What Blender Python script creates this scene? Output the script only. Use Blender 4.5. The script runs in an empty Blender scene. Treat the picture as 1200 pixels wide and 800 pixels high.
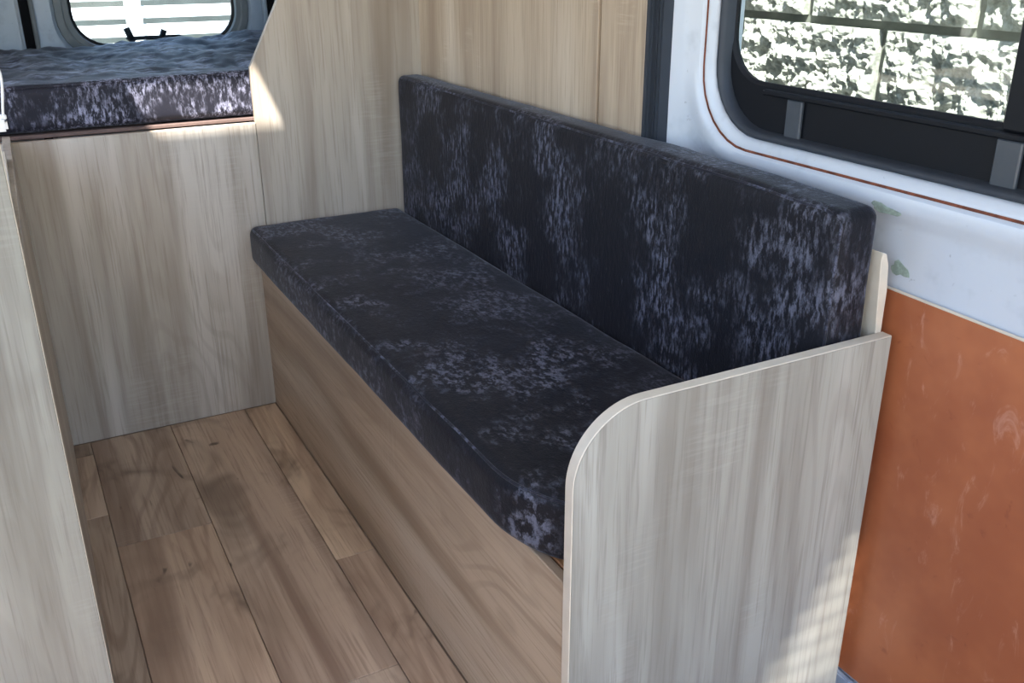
import bpy, bmesh, math, random
from mathutils import Vector, Matrix, noise
random.seed(7)
S = bpy.context.scene
COL = S.collection

# ---------------------------------------------------------------- camera
# fitted from the floor-plank, bench and partition edges (1200x800 frame, f = 1115 px)
cam_d = bpy.data.cameras.new('camera'); cam = bpy.data.objects.new('camera', cam_d); COL.objects.link(cam)
R_ = Vector((0.88255472, -0.47019521, -0.00369313)); U_ = Vector((0.18444065, 0.33894833, 0.92254847)); F_ = Vector((0.43252609, 0.81488066, -0.38586356))
m = Matrix((R_, U_, -F_)).transposed().to_4x4(); m.translation = Vector((-0.5429, 0.0, 1.2))
cam.matrix_world = m
cam_d.sensor_width = 36.0; cam_d.lens = 1114.8 / 1200 * 36; cam_d.clip_start = 0.02
S.camera = cam

# ---------------------------------------------------------------- sky, sun, exposure
SUN = Vector((0.38, 0.50, -1.0)).normalized()
w = bpy.data.worlds.new('sky'); S.world = w; w.use_nodes = True
wn = w.node_tree; bg = wn.nodes['Background']
sky = wn.nodes.new('ShaderNodeTexSky'); sky.sky_type = 'NISHITA'; sky.sun_disc = False
sky.sun_elevation = math.asin(-SUN.z); sky.sun_rotation = math.atan2(-SUN.x, -SUN.y)
wn.links.new(sky.outputs[0], bg.inputs[0]); bg.inputs[1].default_value = 0.42
sl = bpy.data.lights.new('sun', 'SUN'); sl.energy = 12.0; sl.angle = math.radians(1.0); sl.color = (1, .95, .87)
so = bpy.data.objects.new('sun', sl); COL.objects.link(so); so.rotation_euler = SUN.to_track_quat('-Z', 'Y').to_euler(); so.location = (-2, -3, 6)
def portal(loc, rot, sx, sy):
    l = bpy.data.lights.new('portal', 'AREA'); l.shape = 'RECTANGLE'; l.size = sx; l.size_y = sy; l.cycles.is_portal = True
    o = bpy.data.objects.new('portal', l); COL.objects.link(o); o.location = loc; o.rotation_euler = rot
portal((-0.3, -1.02, 1.075), (math.radians(90), 0, 0), 1.6, 1.45)
portal((-1.17, .09, 1.28), (0, math.radians(-90), 0), .84, .82)
portal((-1.17, 1.635, 1.28), (0, math.radians(-90), 0), .84, 1.17)
S.view_settings.view_transform = 'Standard'; S.view_settings.look = 'None'; S.view_settings.gamma = 1.0
S.view_settings.use_curve_mapping = False
S.view_settings.exposure = 1.15

# ---------------------------------------------------------------- helpers
def lin(r, g, b):
    f = lambda c: (c/255)/12.92 if c/255 <= .04045 else (((c/255)+.055)/1.055)**2.4
    return (f(r), f(g), f(b), 1)
WL = {}
def obj(name, verts, faces, mat, parent=None, smooth=False, sharp=None):
    if parent is not None: loc = WL[parent]
    else:
        xs, ys, zs = zip(*verts); loc = Vector(((min(xs)+max(xs))/2, (min(ys)+max(ys))/2, min(zs)))
    me = bpy.data.meshes.new(name); me.from_pydata([tuple(Vector(v)-loc) for v in verts], [], faces); me.validate()
    bm = bmesh.new(); bm.from_mesh(me); bmesh.ops.recalc_face_normals(bm, faces=bm.faces); bm.to_mesh(me); bm.free()
    me.materials.append(mat)
    if smooth:
        for p in me.polygons: p.use_smooth = True
        if sharp: me.set_sharp_from_angle(angle=math.radians(sharp))
    o = bpy.data.objects.new(name, me); COL.objects.link(o)
    WL[o] = loc.copy()
    if parent is not None: o.parent = parent
    else: o.location = loc
    return o
def empty(name, loc):
    o = bpy.data.objects.new(name, None); COL.objects.link(o); o.location = loc; o.empty_display_size = .05; WL[o] = Vector(loc); return o
def tag(o, label=None, cat=None, group=None, kind=None):
    if label: o['label'] = label
    if cat: o['category'] = cat
    if group: o['group'] = group
    if kind: o['kind'] = kind
    return o
def merge(*vf):
    V, Fc = [], []
    for v, f in vf:
        n = len(V); V += list(v); Fc += [tuple(i+n for i in q) for q in f]
    return V, Fc
def boxvf(a, b, bev=0.0015, seg=1):
    bm = bmesh.new(); bmesh.ops.create_cube(bm, size=1)
    c = [(a[i]+b[i])/2 for i in range(3)]; s = [abs(b[i]-a[i]) for i in range(3)]
    for v in bm.verts: v.co = Vector((c[i]+v.co[i]*s[i] for i in range(3)))
    bev = min(bev, min(s)*.45)
    if bev > 0: bmesh.ops.bevel(bm, geom=list(bm.edges), offset=bev, segments=seg, affect='EDGES')
    bm.verts.ensure_lookup_table(); bm.verts.index_update()
    r = [tuple(v.co) for v in bm.verts], [tuple(v.index for v in f.verts) for f in bm.faces]; bm.free(); return r
def box(name, a, b, mat, parent=None, bev=0.0015, seg=1):
    return obj(name, *boxvf(a, b, bev, seg), mat, parent)
def prismvf(pts, axis, a, b):
    """extrude a closed 2D outline along an axis; pts are the other two coordinates in xyz order"""
    def p3(p, t): q = list(p); q.insert('xyz'.index(axis), t); return tuple(q)
    n = len(pts); V = [p3(p, a) for p in pts]+[p3(p, b) for p in pts]
    Fc = [tuple(range(n)), tuple(range(2*n-1, n-1, -1))]+[(i, (i+1) % n, n+(i+1) % n, n+i) for i in range(n)]
    return V, Fc
def prism(name, pts, axis, a, b, mat, parent=None, smooth=None, bev=0.001):
    V, Fc = prismvf(pts, axis, a, b)
    o = obj(name, V, Fc, mat, parent, smooth=bool(smooth), sharp=smooth)
    if bev:
        bm = bmesh.new(); bm.from_mesh(o.data)
        es = [e for e in bm.edges if e.calc_face_angle(0) > .6]
        bmesh.ops.bevel(bm, geom=es, offset=bev, segments=1, affect='EDGES'); bm.to_mesh(o.data); bm.free()
    return o
def rrect(u0, u1, v0, v1, r, k=8, mseg=6):
    """closed rounded-rectangle outline with a fixed point count"""
    P = []; rs = min(r, (u1-u0)/2*.999, (v1-v0)/2*.999)
    for cx, cy, a0 in ((u1-rs, v1-rs, 0), (u0+rs, v1-rs, 90), (u0+rs, v0+rs, 180), (u1-rs, v0+rs, 270)):
        P.append([(cx+rs*math.cos(math.radians(a0+90*i/k)), cy+rs*math.sin(math.radians(a0+90*i/k))) for i in range(k+1)])
    out = []
    for j in range(4):
        out += P[j]; a = P[j][-1]; b = P[(j+1) % 4][0]
        out += [(a[0]+(b[0]-a[0])*t/mseg, a[1]+(b[1]-a[1])*t/mseg) for t in range(1, mseg)]
    return out
def loft(rings, closed=False):
    n = len(rings[0]); V = [p for r in rings for p in r]; Fc = []
    m_ = len(rings)
    for j in range(m_ if closed else m_-1):
        a, b = j*n, ((j+1) % m_)*n
        Fc += [(a+i, a+(i+1) % n, b+(i+1) % n, b+i) for i in range(n)]
    return V, Fc
def tubevf(pts, r, n=8, closed=False):
    P = [Vector(p) for p in pts]; V = []; Fc = []; N = len(P); up = None
    for i in range(N):
        if closed: t = (P[(i+1) % N]-P[i-1]).normalized()
        else: t = (P[min(i+1, N-1)]-P[max(i-1, 0)]).normalized()
        if up is None: up = t.orthogonal().normalized()
        up = (up-t*up.dot(t)).normalized(); s = t.cross(up)
        for k in range(n):
            a = 2*math.pi*k/n; V.append(tuple(P[i]+(up*math.cos(a)+s*math.sin(a))*r))
    for i in range(N if closed else N-1):
        a, b = i*n, ((i+1) % N)*n
        Fc += [(a+k, a+(k+1) % n, b+(k+1) % n, b+k) for k in range(n)]
    if not closed: Fc += [tuple(range(n-1, -1, -1)), tuple(range((N-1)*n, N*n))]
    return V, Fc
def catmull(P, sub=6):
    P = [Vector(p) for p in P]; out = []
    for i in range(len(P)-1):
        p0, p1, p2, p3 = P[max(i-1, 0)], P[i], P[i+1], P[min(i+2, len(P)-1)]
        for k in range(sub):
            t = k/sub; out.append(.5*((2*p1)+(p2-p0)*t+(2*p0-5*p1+4*p2-p3)*t*t+(3*p1-p0-3*p2+p3)*t**3))
    out.append(P[-1]); return out

# ---------------------------------------------------------------- materials
class NT:
    def __init__(s, name):
        s.m = bpy.data.materials.new(name); s.m.use_nodes = True; s.t = s.m.node_tree; s.b = s.t.nodes['Principled BSDF']
    def n(s, ty, ins=None, **kw):
        nd = s.t.nodes.new(ty)
        for k, v in kw.items(): setattr(nd, k, v)
        for k, v in (ins or {}).items():
            if isinstance(v, bpy.types.NodeSocket): s.t.links.new(v, nd.inputs[k])
            else: nd.inputs[k].default_value = v
        return nd
    def out(s, nd, i=0): return nd.outputs[i]
    def math(s, op, a, b=0, c=0): return s.n('ShaderNodeMath', {0: a, 1: b, 2: c}, operation=op).outputs[0]
    def mix(s, f, a, b, blend='MIX'):
        return s.n('ShaderNodeMix', {0: f, 6: a, 7: b}, data_type='RGBA', blend_type=blend).outputs[2]
    def ramp(s, f, lo, hi): return s.n('ShaderNodeMapRange', {0: f, 1: lo, 2: hi, 3: 0.0, 4: 1.0}, interpolation_type='SMOOTHSTEP').outputs[0]
    def noise(s, vec, scale, detail=3, rough=.55, dist=0): return s.n('ShaderNodeTexNoise', {'Vector': vec, 'Scale': scale, 'Detail': detail, 'Roughness': rough, 'Distortion': dist}).outputs[0]
    def bump(s, h, strength, dist=.002): s.t.links.new(s.n('ShaderNodeBump', {'Height': h, 'Strength': strength, 'Distance': dist}).outputs[0], s.b.inputs['Normal'])
    def set(s, **kw):
        for k, v in kw.items():
            k = k.replace('_', ' ')
            if isinstance(v, bpy.types.NodeSocket): s.t.links.new(v, s.b.inputs[k])
            else: s.b.inputs[k].default_value = v
def plain(name, col, rough=.5, metal=0, spec=.5, var=.06, scale=30):
    t = NT(name); co = t.n('ShaderNodeTexCoord').outputs['Object']
    f = t.noise(co, scale, 3)
    c = t.mix(t.ramp(f, .3, .7), tuple(x*(1-var) for x in col[:3])+(1,), tuple(min(1, x*(1+var)) for x in col[:3])+(1,))
    t.set(Base_Color=c, Roughness=rough, Metallic=metal); t.b.inputs['Specular IOR Level'].default_value = spec
    return t.m
def wood(name, axis, base, dark, light, rough=.45, streak=1.0, saw=.14, cath=.22, knots=0.0, seed=0.0, tint=False, S_=1.0):
    """laminate oak: broad streaks, contour-line cathedral grain, pores and saw marks; grain runs along `axis`"""
    t = NT(name); co = t.n('ShaderNodeTexCoord').outputs['Object']
    oi = t.n('ShaderNodeObjectInfo')
    off = t.n('ShaderNodeVectorMath', {0: co, 1: t.n('ShaderNodeCombineXYZ', {0: t.math('MULTIPLY', oi.outputs['Random'], 37.0), 1: t.math('MULTIPLY', oi.outputs['Random'], 53.0), 2: t.math('MULTIPLY_ADD', oi.outputs['Random'], 71.0, seed)}).outputs[0]}, operation='ADD').outputs[0]
    def st(al, ac):
        v = [ac]*3; v['xyz'.index(axis)] = al
        return t.n('ShaderNodeVectorMath', {0: off, 1: tuple(x*S_ for x in v)}, operation='MULTIPLY').outputs[0]
    broad = t.noise(st(.7, 11), 1.0, 4, .6, .4)
    c = t.mix(t.ramp(broad, .34, .76), base, dark)
    c2 = t.mix(t.math('MULTIPLY', t.ramp(t.noise(st(.5, 6), 1.3, 3), .5, .72), .75), c, light)
    # cathedral contours
    cn = t.noise(st(1.1, 5.0), 1.0, 1.5, .45, .25)
    ring = t.math('SINE', t.math('MULTIPLY', cn, 95.0))
    ring = t.ramp(ring, .1, 1.0)
    cm = t.math('MULTIPLY', ring, t.ramp(t.noise(st(.8, 4), 1.0, 2), .42, .62))
    c3 = t.mix(t.math('MULTIPLY', cm, cath), c2, dark)
    fine = t.noise(st(5, 170), 1.0, 3, .65)
    c4 = t.mix(t.math('MULTIPLY', t.ramp(fine, .48, .70), .55*streak), c3, dark)
    # cross-grain saw marks in patches
    bands = t.ramp(t.noise(st(190, 14), 1.0, 2, .5), .45, .65)
    sm = t.math('MULTIPLY', bands, t.ramp(t.noise(st(3.0, 6), 1.0, 2), .55, .7))
    c5 = t.mix(t.math('MULTIPLY', sm, saw), c4, light)
    if knots:
        kn = t.noise(st(2.6, 5), 1.0, 3, .6, 1.2)
        c5 = t.mix(t.math('MULTIPLY', t.ramp(kn, .50, .76), knots), c5, tuple(x*.42 for x in dark[:3])+(1,))
        k2 = t.noise(st(9, 22), 1.0, 2, .6, .8)
        c5 = t.mix(t.math('MULTIPLY', t.ramp(k2, .68, .78), knots), c5, tuple(x*.3 for x in dark[:3])+(1,))
    if tint: c5 = t.mix(1.0, c5, oi.outputs['Color'], 'MULTIPLY')
    t.set(Base_Color=c5, Roughness=t.math('MULTIPLY_ADD', fine, .2, rough-.1))
    t.bump(t.math('ADD', fine, t.math('MULTIPLY', sm, .6)), .12, .001)
    return t.m
def velvet(name, axis, dark, light, amt=1.0, seed=0.0, along=16, across=60, lo=.42):
    t = NT(name); co = t.n('ShaderNodeTexCoord').outputs['Object']
    off = t.n('ShaderNodeVectorMath', {0: co, 1: (seed, seed*.7, seed*.3)}, operation='ADD').outputs[0]
    v = [across]*3; v['xyz'.index(axis)] = along
    sv = t.n('ShaderNodeVectorMath', {0: off, 1: tuple(v)}, operation='MULTIPLY').outputs[0]
    patch = t.noise(off, 7.5, 4, .6, .2)
    crush = t.noise(sv, 1.0, 4, .72, .15)
    f = t.math('MULTIPLY', t.ramp(patch, lo, lo+.20), t.ramp(crush, .44, .66))
    f = t.math('ADD', f, t.math('MULTIPLY', t.ramp(crush, .62, .76), .35))
    fib = t.noise(off, 420, 2, .6)
    f = t.math('MULTIPLY', f, t.math('MULTIPLY_ADD', fib, .9, .5))
    f = t.math('MINIMUM', t.math('MULTIPLY', f, amt), 1.0)
    t.set(Base_Color=t.mix(f, dark, light), Roughness=.62)
    t.b.inputs['Sheen Weight'].default_value = .15; t.b.inputs['Sheen Roughness'].default_value = .35; t.b.inputs['Sheen Tint'].default_value = (.85, .88, 1, 1)
    t.b.inputs['Specular IOR Level'].default_value = .25
    t.bump(t.math('ADD', crush, t.math('MULTIPLY', fib, .3)), .35, .003)
    return t.m
def glass(name, tint=(.9, .95, .93), gloss=.06):
    t = NT(name); tr = t.n('ShaderNodeBsdfTransparent', {0: tint+(1,)}); gl = t.n('ShaderNodeBsdfGlossy', {'Roughness': .02})
    mx = t.n('ShaderNodeMixShader', {0: .03, 1: tr.outputs[0], 2: gl.outputs[0]})
    t.t.links.new(mx.outputs[0], t.t.nodes['Material Output'].inputs[0]); return t.m
def painted(name, col, stains, rough=.3):
    """van body paint with greyish smears"""
    t = NT(name); co = t.n('ShaderNodeTexCoord').outputs['Object']
    d = t.ramp(t.noise(co, 9, 4, .65), .52, .72)
    c = t.mix(t.math('MULTIPLY', d, .35), col, stains)
    d2 = t.ramp(t.noise(co, 60, 3, .6), .68, .74)
    c = t.mix(t.math('MULTIPLY', d2, .4), c, tuple(x*.5 for x in stains[:3])+(1,))
    t.set(Base_Color=c, Roughness=t.math('MULTIPLY_ADD', d, .2, rough)); return t.m

M = {}
OB, OD, OL = lin(180, 170, 157), lin(140, 126, 112), lin(202, 194, 183)
M['oak_z'] = wood('sonoma_oak_upright', 'z', OB, OD, OL)
M['oak_z2'] = wood('sonoma_oak_upright_wall', 'z', lin(186, 169, 148), lin(144, 124, 105), lin(206, 192, 174), seed=9.1, saw=.55)
M['oak_end'] = wood('sonoma_oak_end_panel', 'z', lin(163, 162, 153), lin(122, 117, 108), lin(185, 184, 176), seed=4.3, cath=.25)
M['oak_front'] = wood('sonoma_oak_lengthwise', 'y', lin(182, 162, 140), lin(142, 120, 99), lin(198, 182, 162), seed=2.2, saw=.15, cath=.6)
M['band'] = plain('pale_edge_banding', lin(206, 196, 180), .5, var=.04)
M['pine'] = wood('raw_pine', 'y', lin(214, 170, 122), lin(176, 120, 78), lin(226, 190, 150), saw=0)
M['plank'] = wood('brown_oak_vinyl', 'y', lin(196, 174, 152), lin(138, 114, 97), lin(216, 196, 174), rough=.5, saw=.15, cath=.5, knots=.85, tint=True)
M['subfloor'] = plain('dark_floor_joint', lin(150, 130, 112), .8)
VD, VL = lin(16, 16, 24), lin(92, 94, 108)
M['velvet_back'] = velvet('crushed_velvet_upright', 'z', VD, VL, 1.15, 1.7, 42, 120)
M['velvet_seat'] = velvet('crushed_velvet_flat', 'x', VD, VL, 1.2, 5.1, 95, 60)
M['velvet_bed'] = velvet('crushed_velvet_bed', 'z', lin(28, 28, 38), lin(150, 150, 172), 1.1, 9.9, 46, 130, .38)
M['velvet_bedtop'] = velvet('crushed_velvet_bed_top', 'x', lin(36, 40, 50), lin(128, 136, 156), 1.3, 3.3, 14, 34)
M['velvet_piping'] = velvet('crushed_velvet_piping', 'y', lin(32, 33, 42), lin(92, 95, 112), 1.4, 2.0, 60, 60)  # paler velvet paints the sheen highlight along the cushion edges
M['white_paint'] = painted('white_van_paint', lin(194, 201, 212), lin(134, 143, 152))
M['grey_paint'] = painted('grey_blue_van_paint', lin(150, 166, 184), lin(110, 122, 134))
M['rubber'] = plain('dark_rubber', lin(44, 50, 60), .55)
M['grey_rubber'] = plain('grey_rubber', lin(104, 112, 118), .6)
M['black_plastic'] = plain('black_plastic', lin(14, 17, 24), .5, spec=.25)
M['seal_black'] = plain('black_door_seal', lin(14, 16, 20), .85, spec=.1)
M['clip_plastic'] = plain('smoky_clip_plastic', lin(66, 72, 80), .35)
M['glass'] = glass('window_glass')
M['rust'] = plain('rusty_seam', lin(112, 62, 44), .9, var=.35, scale=60)
M['scuff'] = plain('green_grey_scuff', lin(150, 166, 156), .6, var=.25, scale=90)
M['white_plastic'] = plain('white_plastic', lin(225, 226, 228), .4)
M['sill'] = plain('blue_grey_sill', lin(140, 152, 172), .4)
M['headliner'] = plain('pale_headlining', lin(236, 233, 226), .9, var=.02)
M['asphalt'] = plain('asphalt', lin(120, 118, 114), .95, var=.2, scale=20)
M['mortar'] = plain('grey_mortar', lin(104, 106, 100), .95, var=.15, scale=40)
M['white_board'] = plain('white_fence_paint', lin(222, 226, 230), .5)
M['hedge'] = plain('grey_green_wall', lin(74, 80, 82), .95, var=.2, scale=4)
M['red_edge'] = plain('reddish_board_edge', lin(90, 72, 67), .7, var=.15)
# hardboard: brown-orange with dusty scratches
t = NT('brown_hardboard'); co = t.n('ShaderNodeTexCoord').outputs['Object']
c = t.mix(t.ramp(t.noise(co, 5, 4, .6), .35, .7), lin(150, 84, 54), lin(170, 102, 66))
sv = t.n('ShaderNodeVectorMath', {0: co, 1: (30, 30, 10)}, operation='MULTIPLY').outputs[0]
c = t.mix(t.math('MULTIPLY', t.ramp(t.noise(sv, 1.0, 5, .7, 1.0), .57, .72), .6), c, lin(192, 142, 122))
c = t.mix(t.math('MULTIPLY', t.ramp(t.noise(co, 26, 3, .7, .6), .62, .75), .4), c, lin(120, 62, 44))
t.set(Base_Color=c, Roughness=.42); M['hardboard'] = t.m
# split-face block
t = NT('split_face_concrete'); co = t.n('ShaderNodeTexCoord').outputs['Object']
f = t.noise(co, 55, 5, .7); c = t.mix(t.ramp(f, .3, .7), lin(126, 127, 121), lin(178, 178, 172))
t.set(Base_Color=c, Roughness=.95); t.bump(t.noise(co, 150, 4, .7), .6, .004); M['block'] = t.m

# ---------------------------------------------------------------- setting: ground, floor, walls, ceiling
XL, YR, ZC = -1.15, 3.50, 1.85
YF = 2.458          # bed partition
XE = 0.49           # clad side wall
def slab(name, a, b, mat, **k): return tag(box(name, a, b, mat, **k), kind='structure')
slab('ground', (-14, -14, -.75), (14, 16, -.55), M['asphalt'], bev=0)
floor = slab('floor', (XL, -1.0, -.06), (.54, YR, -.006), M['subfloor'], bev=0)
def plank(x0, x1, y0, y1, tint):
    g = .0007
    o = box('plank', (x0+g, y0+g, -.006), (x1-g, y1-g, 0), M['plank'], floor, bev=.0009)
    o.color = tint+(1,); return o
PX = [-.6893, -.4887, -.2876, -.087, .12]
ends = {0: [-.9, .86, 2.07, 2.385, YF], 1: [-.9, .72, 1.925, YF], 2: [-.9, .3, 1.30, YF], 3: [-.9, .45, 1.657, YF]}
tints = {0: [(.8,)*3, (.84, .83, .82), (1.02, 1, .98), (.62, .6, .58)], 1: [(.95,)*3, (1.12, 1.08, 1.03), (.86, .85, .85)],
         2: [(.9,)*3, (1, .99, .98), (.95, .92, .9)], 3: [(1,)*3, (1.0, .96, .92), (1.12, 1.08, 1.0)]}
for i in range(4):
    x0, x1 = max(PX[i], -.60), min(PX[i+1], .0 if i == 3 else 9)
    for j in range(len(ends[i])-1): plank(x0, x1, ends[i][j], ends[i][j+1], tints[i][j])
wl = merge(boxvf((XL-.05, -1.0, -.06), (XL, YR+.05, .86), 0), boxvf((XL-.05, -1.0, 1.70), (XL, YR+.05, ZC), 0), boxvf((XL-.05, -1.0, .86), (XL, -.32, 1.70), 0), boxvf((XL-.05, .50, .86), (XL, 1.05, 1.70), 0), boxvf((XL-.05, 2.22, .86), (XL, YR+.05, 1.70), 0))  # two unseen window openings added to bring daylight onto bench and floor
tag(obj('wall_left', *wl, M['headliner']), kind='structure')
# ceiling with unseen openings added to cast sun patches and fill daylight
def holed_ceiling():
    xs = [XL-.05, -1.13, -.96, -.64, -.40, -.312, -.03, .62]; ys = [-1.0, -.065, .105, 1.0, 1.75, 1.902, 1.993, YR+.05]
    holes = {(4, 1), (5, 1), (1, 3), (3, 5), (4, 5)}      # added openings: slatted end-panel sun spot, side fill strip, bed sun patch
    parts = [prismvf([(-.40, -.065), (-.05, .105), (-.40, .105)], 'z', ZC, ZC+.02), prismvf([(-.17, -.065), (-.03, -.065), (-.03, .105)], 'z', ZC, ZC+.02)]
    parts += [boxvf((-.40, -.065+.02*k, ZC), (-.03, -.065+.02*k+.012, ZC+.004), 0) for k in range(9)]  # thin bars added to dim and soften the end-panel sun spot
    for i in range(7):
        for j in range(7):
            if (i, j) in holes: continue
            parts.append(boxvf((xs[i], ys[j], ZC), (xs[i+1], ys[j+1], ZC+.04), 0))
    return merge(*parts)
tag(obj('ceiling', *holed_ceiling(), M['headliner']), kind='structure')
# cab end: pillars and header round the open windscreen
wf = merge(boxvf((XL-.05, -1.05, -.06), (.62, -1.0, .35), 0), boxvf((XL-.05, -1.05, 1.80), (.62, -1.0, ZC+.04), 0), boxvf((XL-.05, -1.05, .35), (XL+.05, -1.0, 1.80), 0), boxvf((.50, -1.05, .35), (.62, -1.0, 1.80), 0))
tag(obj('wall_front', *wf, M['headliner']), kind='structure')

# side wall, clad in oak boards from the partition to the sliding door
wr = slab('wall_right', (.506, 1.43, -.06), (.62, YR+.05, ZC), M['headliner'], bev=0)
box('cladding_panel', (.4865, 1.588, .05), (.506, YF, ZC), M['oak_z2'], wr)
box('cladding_panel', (.4915, 1.433, .05), (.506, 1.5862, ZC), M['oak_z2'], wr)
slab('trim_4', (.45, YF+.03, .0), (.505, YR-.02, ZC), M['grey_paint'], bev=.01)  # van body side panel beside the bed, behind the partition

# ---------------------------------------------------------------- sliding door with its window
def yz(pts, x): return [(x, p[0], p[1]) for p in pts]
def yzd(pts, x):   # door skin bulges inwards towards its sealed edge
    return [(x-.040*min(1, max(0, (p[0]-1.365)/.035))**1.5, min(p[0], 1.402), p[1]) for p in pts]
def win(off, r): return rrect(.29-off, 1.30+off, .925-off, 1.58+off, r)
rings = [yz(win(.030, .115), .600), yz(win(.026, .112), .566), yz(win(.030, .115), .558), yz(win(.040, .12), .550), yz(win(.0445, .122), .550)]
rings2 = [yz(win(.0475, .125), .550), yz(win(.052, .128), .543), yz(win(.062, .135), .540), yzd(win(.075, .14), .543), yzd(win(.088, .14), .552), yzd(win(.105, .13), .557), yzd(rrect(-.30, 1.402, .03, 1.80, .002), .560)]
seam = [yz(win(.0445, .122), .550), yz(win(.0445, .122), .557), yz(win(.0475, .125), .557), yz(win(.0475, .125), .550)]
d1 = obj('door_1', *merge(loft(rings), loft(rings2)), M['white_paint'], smooth=True, sharp=40); tag(d1, kind='structure')
obj('rust_seam', *loft([yz(win(.0438, .122), .5495), yz(win(.0460, .123), .5480), yz(win(.0482, .125), .5495)]), M['rust'], d1, smooth=True)
# outer skin of the door below and round the window
obj('outer_skin', *loft([yz(win(.030, .115), .600), yz(win(.035, .115), .62), yz(rrect(-.30, 1.47, .0, 1.80, .02), .62)]), M['white_paint'], d1)
# bare hardboard trim on the lower half
hb = prism('trim_panel', [(-.28, .055), (1.36, .055), (1.36, .744), (-.28, .716)], 'x', .553, .558, M['hardboard'], d1)
obj('panel_edge', *tubevf([(.5535, 1.36, .7445), (.5535, -.28, .7165)], .0022, 6), M['band'], d1)
# paint scuffs where trim clips were pulled off
def scuff(cy, cz, ly, lz, x, tilt):
    P = []
    for k in range(14):
        a = 2*math.pi*k/14; rr = 1+.22*math.sin(3*a+cy*40)+.12*math.cos(5*a)
        u, v_ = ly*rr*math.cos(a), lz*rr*math.sin(a); P.append((cy+u, cz+v_+tilt*u))
    prism('scuff', P, 'x', x-.0006, x+.004, M['scuff'], d1, bev=0)
scuff(.915, .851, .026, .006, .5415, .12)
scuff(.885, .767, .016, .010, .5568, .1)
scuff(1.405, .925, .008, .012, .549, .3)
# rubber seal between cladding and sliding door
tr = tag(empty('trim_1', (.52, 1.405, .0)), kind='structure')
for a, b in (((.483, 1.416, .02), (.55, 1.4325, ZC)), ((.491, 1.4095, .02), (.55, 1.417, ZC)), ((.494, 1.400, .02), (.55, 1.410, ZC))):
    box('seal_strip', a, b, M['rubber'], tr, bev=.004, seg=2)
# door step
s1 = tag(empty('trim_2', (.58, .6, -.06)), kind='structure')
box('step_plate', (.535, -.3, -.06), (.66, 1.43, .012), M['sill'], s1, bev=.004, seg=2)
box('step_lip', (.545, -.3, .0), (.556, 1.43, .05), M['sill'], s1, bev=.003, seg=2)
# window in the sliding door
w1 = tag(empty('window_1', (.59, .8, .9)), kind='structure')
obj('rubber_seal', *loft([yz(win(.027, .113), .572), yz(win(.0265, .112), .562), yz(win(.023, .110), .558), yz(win(.018, .106), .560), yz(win(.015, .104), .568), yz(win(.014, .103), .584)]), M['rubber'], w1, smooth=True)
def plate(u0, u1, hole):
    ro = rrect(u0, u1, .905, 1.60, .004); rh = rrect(*hole, .075)
    return loft([yz(ro, .582), yz(rrect(hole[0]-.006, hole[1]+.006, hole[2]-.006, hole[3]+.006, .08), .582), yz(rh, .586), yz(rh, .592), yz(ro, .592)], True)
obj('window_frame', *plate(.27, 1.326, (.30, 1.312, .987, 1.53)), M['black_plastic'], w1, smooth=True, sharp=30)
box('track', (.572, .28, .969), (.582, 1.22, .978), M['black_plastic'], w1, bev=.002)
box('clip', (.574, 1.130, .905), (.5815, 1.164, .969), M['clip_plastic'], w1, bev=.002)
box('clip', (.574, .748, .905), (.5815, .785, .969), M['clip_plastic'], w1, bev=.002)
box('divider', (.574, .735, .979), (.584, .782, 1.58), M['black_plastic'], w1, bev=.003)
box('pane', (.587, .765, .975), (.590, 1.318, 1.54), M['glass'], w1, bev=0)
box('pane', (.587, .29, .975), (.590, .755, 1.54), M['glass'], w1, bev=0)

# ---------------------------------------------------------------- bed partition
tp = prism('tall_panel', [(.031, .0), (.488, .0), (.488, ZC), (.42, ZC), (.40, 1.61), (.029, .917)], 'y', YF, YF+.018, M['oak_z'])
tag(tp, 'tall oak laminate panel with a slanted cut edge at the foot of the bed', 'panel')
bp = box('bed_front_panel', (-.62, YF, .0), (.0285, YF+.018, .783), M['oak_z']); tag(bp, 'low oak laminate panel closing the space under the bed', 'panel')
bb = box('bed_board', (-1.12, YF+.021, .785), (.44, 3.40, .794), M['red_edge']); tag(bb, 'thin reddish board carrying the bed mattress', 'board')

# ---------------------------------------------------------------- bench
bench = tag(empty('bench', (.25, 1.66, 0)), 'oak laminate bench box with a round cornered end panel', 'bench')
box('front_panel', (.002, .879, 0), (.018, YF-.001, .419), M['oak_front'], bench)
R = .105; ex0, ex1, ez = -.001, .532, .677
arc = [(ex0+R-R*math.cos(math.radians(a)), ez-R+R*math.sin(math.radians(a))) for a in range(0, 91, 5)]
prism('end_panel', [(ex0+.0008, 0), ]+[(x+.0008*(1 if k < 10 else .0), z-.0008) for k, (x, z) in enumerate(arc)]+[(ex1, ez-.0008), (ex1, 0)], 'y', .8604, .8784, M['oak_end'], bench, smooth=30, bev=0)
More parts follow.
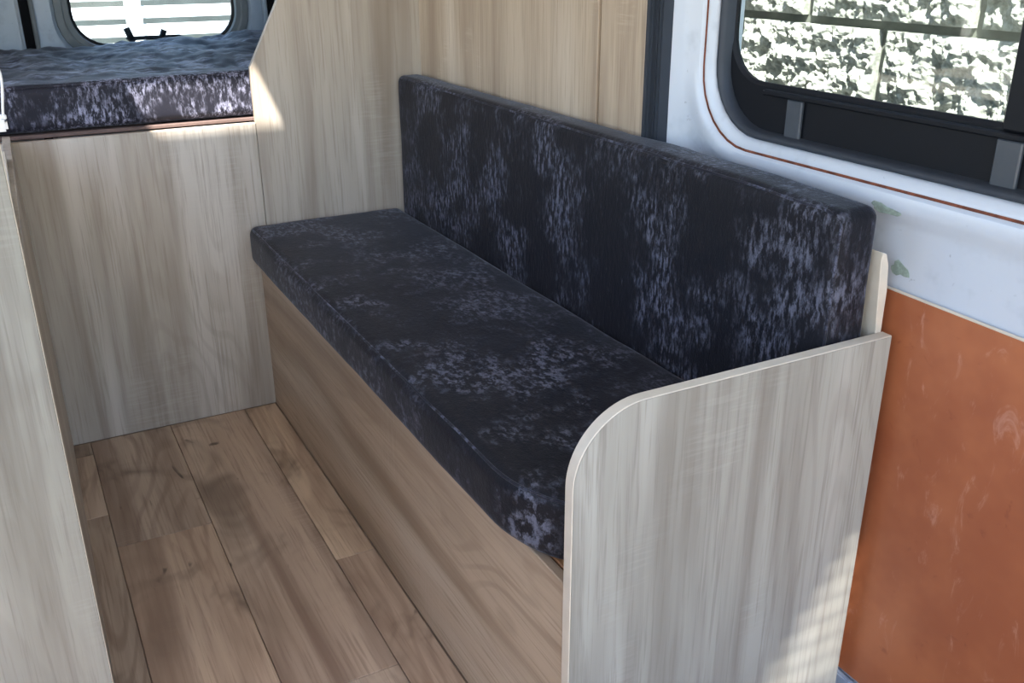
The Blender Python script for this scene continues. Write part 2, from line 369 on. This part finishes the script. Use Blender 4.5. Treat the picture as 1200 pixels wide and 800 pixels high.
# edge banding: thin strip following the edge of the end panel
path = [(ex0, 0.0)]+arc+[(ex1, ez)]
rg = []
for k, (x, z) in enumerate(path):
    a = path[max(k-1, 0)]; b = path[min(k+1, len(path)-1)]; d = Vector((b[0]-a[0], b[1]-a[1])).normalized(); nx, nz = -d.y, d.x
    rg.append([(x+nx*o_, y_, z+nz*o_) for o_, y_ in ((0, .8601), (.0012, .8610), (.0012, .8778), (0, .8787))])
obj('edge_banding', *merge(loft(rg)), M['band'], bench, smooth=True, sharp=40)
box('seat_board', (.0185, .879, .384), (.484, YF-.002, .402), M['pine'], bench)
box('batten', (.022, .8795, .4025), (.060, 1.2, .4165), M['pine'], bench)
prism('back_support', [(.522, .0), (.531, .0), (.5315, .68), (.531, .74), (.526, .78), (.519, .797), (.511, .80), (.5095, .79), (.513, .75), (.520, .68)], 'y', .8795, 1.37, M['band'], bench, smooth=40, bev=.001)

# cushions
def wob(u, seed, amp): return noise.noise_vector(u*7+Vector((seed,)*3))*amp+noise.noise_vector(u*22+Vector((seed,)*3))*amp*.4
def cushion(name, lo, hi, r, cuts, mat, remap, crown, seed, amp=.0015):
    bm = bmesh.new(); bmesh.ops.create_cube(bm, size=2)
    n = cuts; h = [(hi[i]-lo[i])/2 for i in range(3)]; c = [(hi[i]+lo[i])/2 for i in range(3)]
    bm.free(); V = []; idx = {}; Fc = []
    def grid(k):
        s = [ -h[k], ]; inner = h[k]-r; q = 4
        pts = [-h[k]+r*(1-math.cos(math.pi/2*i/q)) if False else -h[k]+r*i/q for i in range(q)]
        m_ = max(2, int(n*h[k]/max(h))); pts += [-inner+2*inner*i/m_ for i in range(m_+1)]
        pts += [inner+r*i/q for i in range(1, q+1)]; return pts
    G = [grid(k) for k in range(3)]; L = [len(g) for g in G]
    def vid(i, j, k):
        key = (i, j, k)
        if key not in idx:
            p = Vector((G[0][i], G[1][j], G[2][k])); q = Vector((max(-(h[a]-r), min(h[a]-r, p[a])) for a in range(3)))
            d = p-q
            # spread the border cells evenly over the quarter round
            d2 = Vector((math.tan(d[a]/r*math.pi/4) for a in range(3)))
            u = q+(d2.normalized()*r if d2.length > 1e-9 else Vector((0, 0, 0)))
            uu = Vector((u[a]/h[a] for a in range(3)))
            for a in range(3):
                o1, o2 = [b for b in range(3) if b != a]
                if abs(d[a]) > r*.99: u[a] += math.copysign(crown[a]*(1-uu[o1]**4)*(1-uu[o2]**4), u[a])
            u = u+Vector(c)
            u = remap(u+wob(u, seed, amp))
            idx[key] = len(V); V.append(tuple(u))
        return idx[key]
    for a in range(3):
        o1, o2 = [b for b in range(3) if b != a]
        for s in (0, L[a]-1):
            for i in range(L[o1]-1):
                for j in range(L[o2]-1):
                    q = []
                    for di, dj in ((0, 0), (1, 0), (1, 1), (0, 1)):
                        t3 = [0]*3; t3[a] = s; t3[o1] = i+di; t3[o2] = j+dj; q.append(vid(*t3))
                    Fc.append(tuple(q))
    return obj(name, V, Fc, mat, smooth=True)
SX0, SX1, SY0, SY1, SZ0, SZ1 = -.022, .4035, .8815, 2.455, .420, .522
def front_x(y):
    a = .17
    if y > SY0+a: return SX0
    s = (SY0+a-y)/a; return SX0+.115*(1-math.sqrt(max(0, 1-min(1, s)**2)))
def seat_map(p):
    xf = front_x(p.y); return Vector((xf+(p.x-SX0)/(SX1-SX0)*(SX1-xf), p.y, p.z))
sc = cushion('seat_cushion', (SX0, SY0, SZ0), (SX1, SY1, SZ1), .022, 90, M['velvet_seat'], seat_map, (.004, .0, .004), 3.1)
tag(sc, 'long black crushed velvet seat cushion lying flat on the bench', 'cushion')
BX0, BX1, BY0, BY1, BZ0, BZ1 = .412, .4805, .884, 2.452, .4175, .878
def back_map(p):
    t_ = (p.z-BZ0)/(BZ1-BZ0); k = max(0, 1-(p.y-BY0)/.5)
    n_ = max(0, min(1, (1.42-p.y)/.1))
    return Vector((p.x+.013*k*k+((.012*max(0, 1-t_*1.3)+.010)*n_ if p.x > .45 else 0), p.y, p.z-(.012*k*k*max(0, t_))))
bc = cushion('backrest_cushion', (BX0, BY0, BZ0), (BX1, BY1, BZ1), .018, 90, M['velvet_back'], back_map, (.003, .0, .002), 11.4)
tag(bc, 'long black crushed velvet backrest cushion standing along the side wall', 'cushion')
def piping_edge_sheen(parent, pts, mat, r=.0022):
    obj('piping', *tubevf(catmull(pts, 3), r, 6), mat, parent, smooth=True)
def edge(p, seed, mp, amp=.0015): p = Vector(p); return mp(p+wob(p, seed, amp))
e = .0064
piping_edge_sheen(sc, [edge((SX0+e, y, SZ1-e), 3.1, seat_map) for y in [SY1-.025]+[2.42-.025*i for i in range(61)]+[.897]], M['velvet_piping'], .0026)  # pale tube stands in for the sheen on the seat's front edge
e = .0053
piping_edge_sheen(bc, [edge((BX0+e, y, BZ1-e), 11.4, back_map) for y in [BY1-.02]+[2.42-.025*i for i in range(60)]+[.912]]+[edge((BX0+e, BY0+e, z), 11.4, back_map) for z in (.86, .84, .8, .75, .7, .65, .6)], M['velvet_piping'], .0024)  # painted sheen line along the backrest's top and near edges

# ---------------------------------------------------------------- bed mattress
MX0, MX1, MY0, MY1 = -1.10, .44, YF+.024, 3.36
def mat_map(p):
    f = max(0, min(1, (p.z-.803)/.10)); dx = (p.x+.5)/.8; dy = max(0, (p.y-MY0)/(MY1-MY0))
    rise = (.006*dx+.026*dx*dy-.002)*f
    wv = 0
    if dy > .06: wv = .013*f*min(1, dy*6)*(noise.noise(Vector((p.x*6, p.y*4, 2.2)))+.7*noise.noise(Vector((p.x*13+p.y*6, p.y*9, 7.7)))+.6*noise.noise(Vector((p.x*34, p.y*20, 1.1))))
    return Vector((p.x, p.y, p.z+rise+wv))
mt = cushion('bed_mattress', (MX0, MY0, .7975), (MX1, MY1, .906), .02, 130, M['velvet_bed'], mat_map, (0, .003, .0), 21.0, .002)
mt.data.materials.append(M['velvet_bedtop'])
for p in mt.data.polygons:
    if p.normal.z > .55 and p.center.y + WL[mt].y > MY0+.03: p.material_index = 1
tag(mt, 'black crushed velvet mattress with a rumpled top on the raised bed', 'mattress')
piping_edge_sheen(mt, [mat_map(Vector((x, MY0+.004, .901))) for x in [-1.05+.1*i for i in range(15)]+[.42]], M['velvet_bed'], .003)

# ---------------------------------------------------------------- rear doors
def xz(pts, y): return [(p[0], y, p[1]) for p in pts]
def rwin(off, r): return rrect(-.275-off, .232+off, .900-off, 1.45+off, r)
d2 = obj('door_2', *loft([xz(rwin(.052, .14), YR+.05), xz(rwin(.052, .14), YR), xz(rwin(.062, .145), YR-.012), xz(rwin(.075, .14), YR-.012), xz(rrect(-.385, .335, .02, 1.75, .05), YR), xz(rrect(-.388, .338, .02, 1.75, .05), YR+.03)]), M['grey_paint'], smooth=True, sharp=35)
tag(d2, kind='structure')
w2 = tag(empty('window_2', (-.02, YR, .9)), kind='structure')
obj('rubber_seal', *loft([xz(rwin(.054, .14), YR+.01), xz(rwin(.050, .14), YR-.012), xz(rwin(.030, .12), YR-.016), xz(rwin(.026, .12), YR-.010), xz(rwin(.012, .11), YR-.010), xz(rwin(.008, .105), YR+.004)]), M['grey_rubber'], w2, smooth=True, sharp=40)
obj('window_frame', *loft([xz(rwin(.008, .105), YR+.004), xz(rwin(0, .10), YR+.006), xz(rwin(0, .10), YR+.02)]), M['black_plastic'], w2)
obj('pane', *prismvf(rwin(.006, .10), 'y', YR+.012, YR+.016), M['glass'], w2)
wp = box('wiper', (-.12, YR+.03, .905), (.06, YR+.045, .918), M['black_plastic'], w2, bev=.004, seg=2)
obj('wiper_bracket', *merge(tubevf([(-.10, YR+.035, .90), (-.115, YR+.035, .945)], .011), tubevf([(-.01, YR+.035, .90), (.005, YR+.035, .935)], .010)), M['black_plastic'], w2, smooth=True)
d3 = slab('door_3', (XL, YR, .02), (-.425, YR+.03, 1.75), M['grey_paint'], bev=.01, seg=2)
t3 = tag(empty('trim_3', (-.405, YR, .0)), kind='structure')
box('seal_strip', (-.425, YR-.02, .02), (-.398, YR+.02, 1.75), M['seal_black'], t3, bev=.004, seg=2)
box('seal_strip', (-.398, YR-.012, .02), (-.384, YR+.02, 1.75), M['grey_rubber'], t3, bev=.004, seg=2)
box('seal_strip', (.336, YR-.01, .02), (.352, YR+.02, 1.75), M['grey_paint'], t3, bev=.004, seg=2)
box('seal_strip', (.352, YR-.02, .02), (.376, YR+.02, 1.75), M['seal_black'], t3, bev=.004, seg=2)
box('seal_strip', (.376, YR-.012, .02), (.46, YR+.02, 1.75), M['grey_paint'], t3, bev=.004, seg=2)
slab('wall_rear', (XL, YR, 1.752), (.51, YR+.05, ZC), M['grey_paint'], bev=0)

# ---------------------------------------------------------------- kitchen unit at the left
kc = tag(empty('kitchen_unit', (-.85, 1.9, 0)), 'pale oak laminate kitchen unit along the aisle', 'cabinet')
def quadbox(name, P, z0, z1, mat): return prism(name, P, 'z', z0, z1, mat, kc, bev=.001)
quadbox('end_panel', [(-1.14, 1.350), (-.5490, 1.350), (-.5490, 1.368), (-1.14, 1.368)], 0, .985, M['oak_end'])
obj('edge_banding', *boxvf((-.5490, 1.3503, 0), (-.5478, 1.3677, .985), .0004), M['band'], kc)
quadbox('side_panel', [(-.5655, 1.3685), (-.5485, 1.3685), (-.529, YF-.001), (-.546, YF-.001)], .0, .80, M['oak_z'])
quadbox('worktop', [(-1.14, 1.3685), (-.552, 1.3685), (-.545, YF-.3), (-1.14, YF-.3)], .801, .82, M['band'])
# white charging cable and plug
C1 = [(-.548, 1.36, 1.115), (-.5415, 1.36, 1.10), (-.5375, 1.36, 1.083), (-.5335, 1.36, 1.066), (-.5315, 1.36, 1.05), (-.5335, 1.36, 1.032), (-.5365, 1.36, 1.014), (-.5380, 1.36, 1.003)]
cb = obj('charging_cable', *tubevf(catmull([(-.56, 1.365, 1.15)]+C1+[(-.5385, 1.36, .998)], 5), .0016, 6), M['white_plastic'], smooth=True)
tag(cb, 'thin white cable hanging down to the end of the kitchen unit', 'cable')
cb2 = obj('charging_cable', *tubevf(catmull([(-.548, 1.39, 1.13), (-.540, 1.39, 1.10), (-.5385, 1.39, 1.075), (-.543, 1.39, 1.055), (-.546, 1.39, 1.03), (-.548, 1.38, .99), (-.555, 1.375, .90), (-.56, 1.374, .822)], 5), .0013, 6), M['white_plastic'], smooth=True)
tag(cb2, 'second white cable running down behind the unit end panel', 'cable')
pg = tag(empty('charger_plug', (-.548, 1.359, .9855)), 'small white charger plug on the unit end panel', 'plug')
box('body', (-.562, 1.351, .9855), (-.535, 1.367, 1.0), M['white_plastic'], pg, bev=.003, seg=2)
box('collar', (-.5425, 1.356, .9995), (-.5345, 1.364, 1.006), M['white_plastic'], pg, bev=.0015)

# ---------------------------------------------------------------- outside: block wall and fence
bw = slab('wall_outside', (1.125, -1.6, -.55), (1.35, 5.0, 2.0), M['mortar'], bev=0)
def block(y0, y1, z0, z1, seed, nu, nv):
    V = []; Fc = []
    for i in range(nu+1):
        for j in range(nv+1):
            u, v_ = i/nu, j/nv; y = y0+(y1-y0)*u; z = z0+(z1-z0)*v_
            ed = min(u*(y1-y0), (1-u)*(y1-y0), v_*(z1-z0), (1-v_)*(z1-z0))
            p = Vector((y*11, z*11, seed))
            d = .012*noise.noise(p)+.018*noise.noise(p*2.9)+.012*noise.noise(p*6.5)+.004*noise.noise(p*15)
            tp_ = min(1, ed/.016)
            d = .006+.006*tp_+d*(.2+.8*tp_)
            V.append((1.114-max(d, -.008), y, z))
    for i in range(nu):
        for j in range(nv):
            a = i*(nv+1)+j; Fc.append((a, a+1, a+nv+2, a+nv+1))
    # back rim
    rim = [i*(nv+1) for i in range(nu+1)]+[nu*(nv+1)+j for j in range(1, nv+1)]+[i*(nv+1)+nv for i in range(nu-1, -1, -1)]+[j for j in range(nv-1, 0, -1)]
    n0 = len(V)
    for r_ in rim: V.append((1.127, V[r_][1], V[r_][2]))
    L_ = len(rim)
    for k in range(L_): Fc.append((rim[k], rim[(k+1) % L_], n0+(k+1) % L_, n0+k))
    obj('block', V, Fc, M['block'], bw)
for rrow in range(-2, 4):
    z0 = 1.040+.225*(rrow-1)+.009; z1 = z0+.207
    sh = 1.464 if rrow % 2 == 0 else 1.244
    for k in range(-3, 5):
        y0 = sh+.44*k+.012; y1 = y0+.416
        near = rrow in (-1, 0, 1, 2) and 0.2 < y1 and y0 < 2.4
        block(y0, y1, z0, z1, rrow*3.7+k*1.9, 150 if near else 12, 76 if near else 6)

FZ = .625
fn = tag(empty('board_fence', (0, 9, -.55)), 'white painted fence of horizontal boards behind the van', 'fence')
for i in range(16):
    z0 = FZ-.145*9+.145*i
    for xa, xb in ((-3.0, -1.45), (-1.45, .62), (.62, 2.7)): box('board', (xa+.01, 9.0, z0), (xb-.01, 9.025, z0+.098), M['white_board'], fn)
for x in (-3.0, -1.45, .62, 2.7): box('post', (x-.065, 8.96, -.55), (x+.065, 8.999, 1.7), M['white_board'], fn)
slab('wall_distant', (-5, 9.7, -.55), (6, 9.9, 2.6), M['hedge'], bev=0)
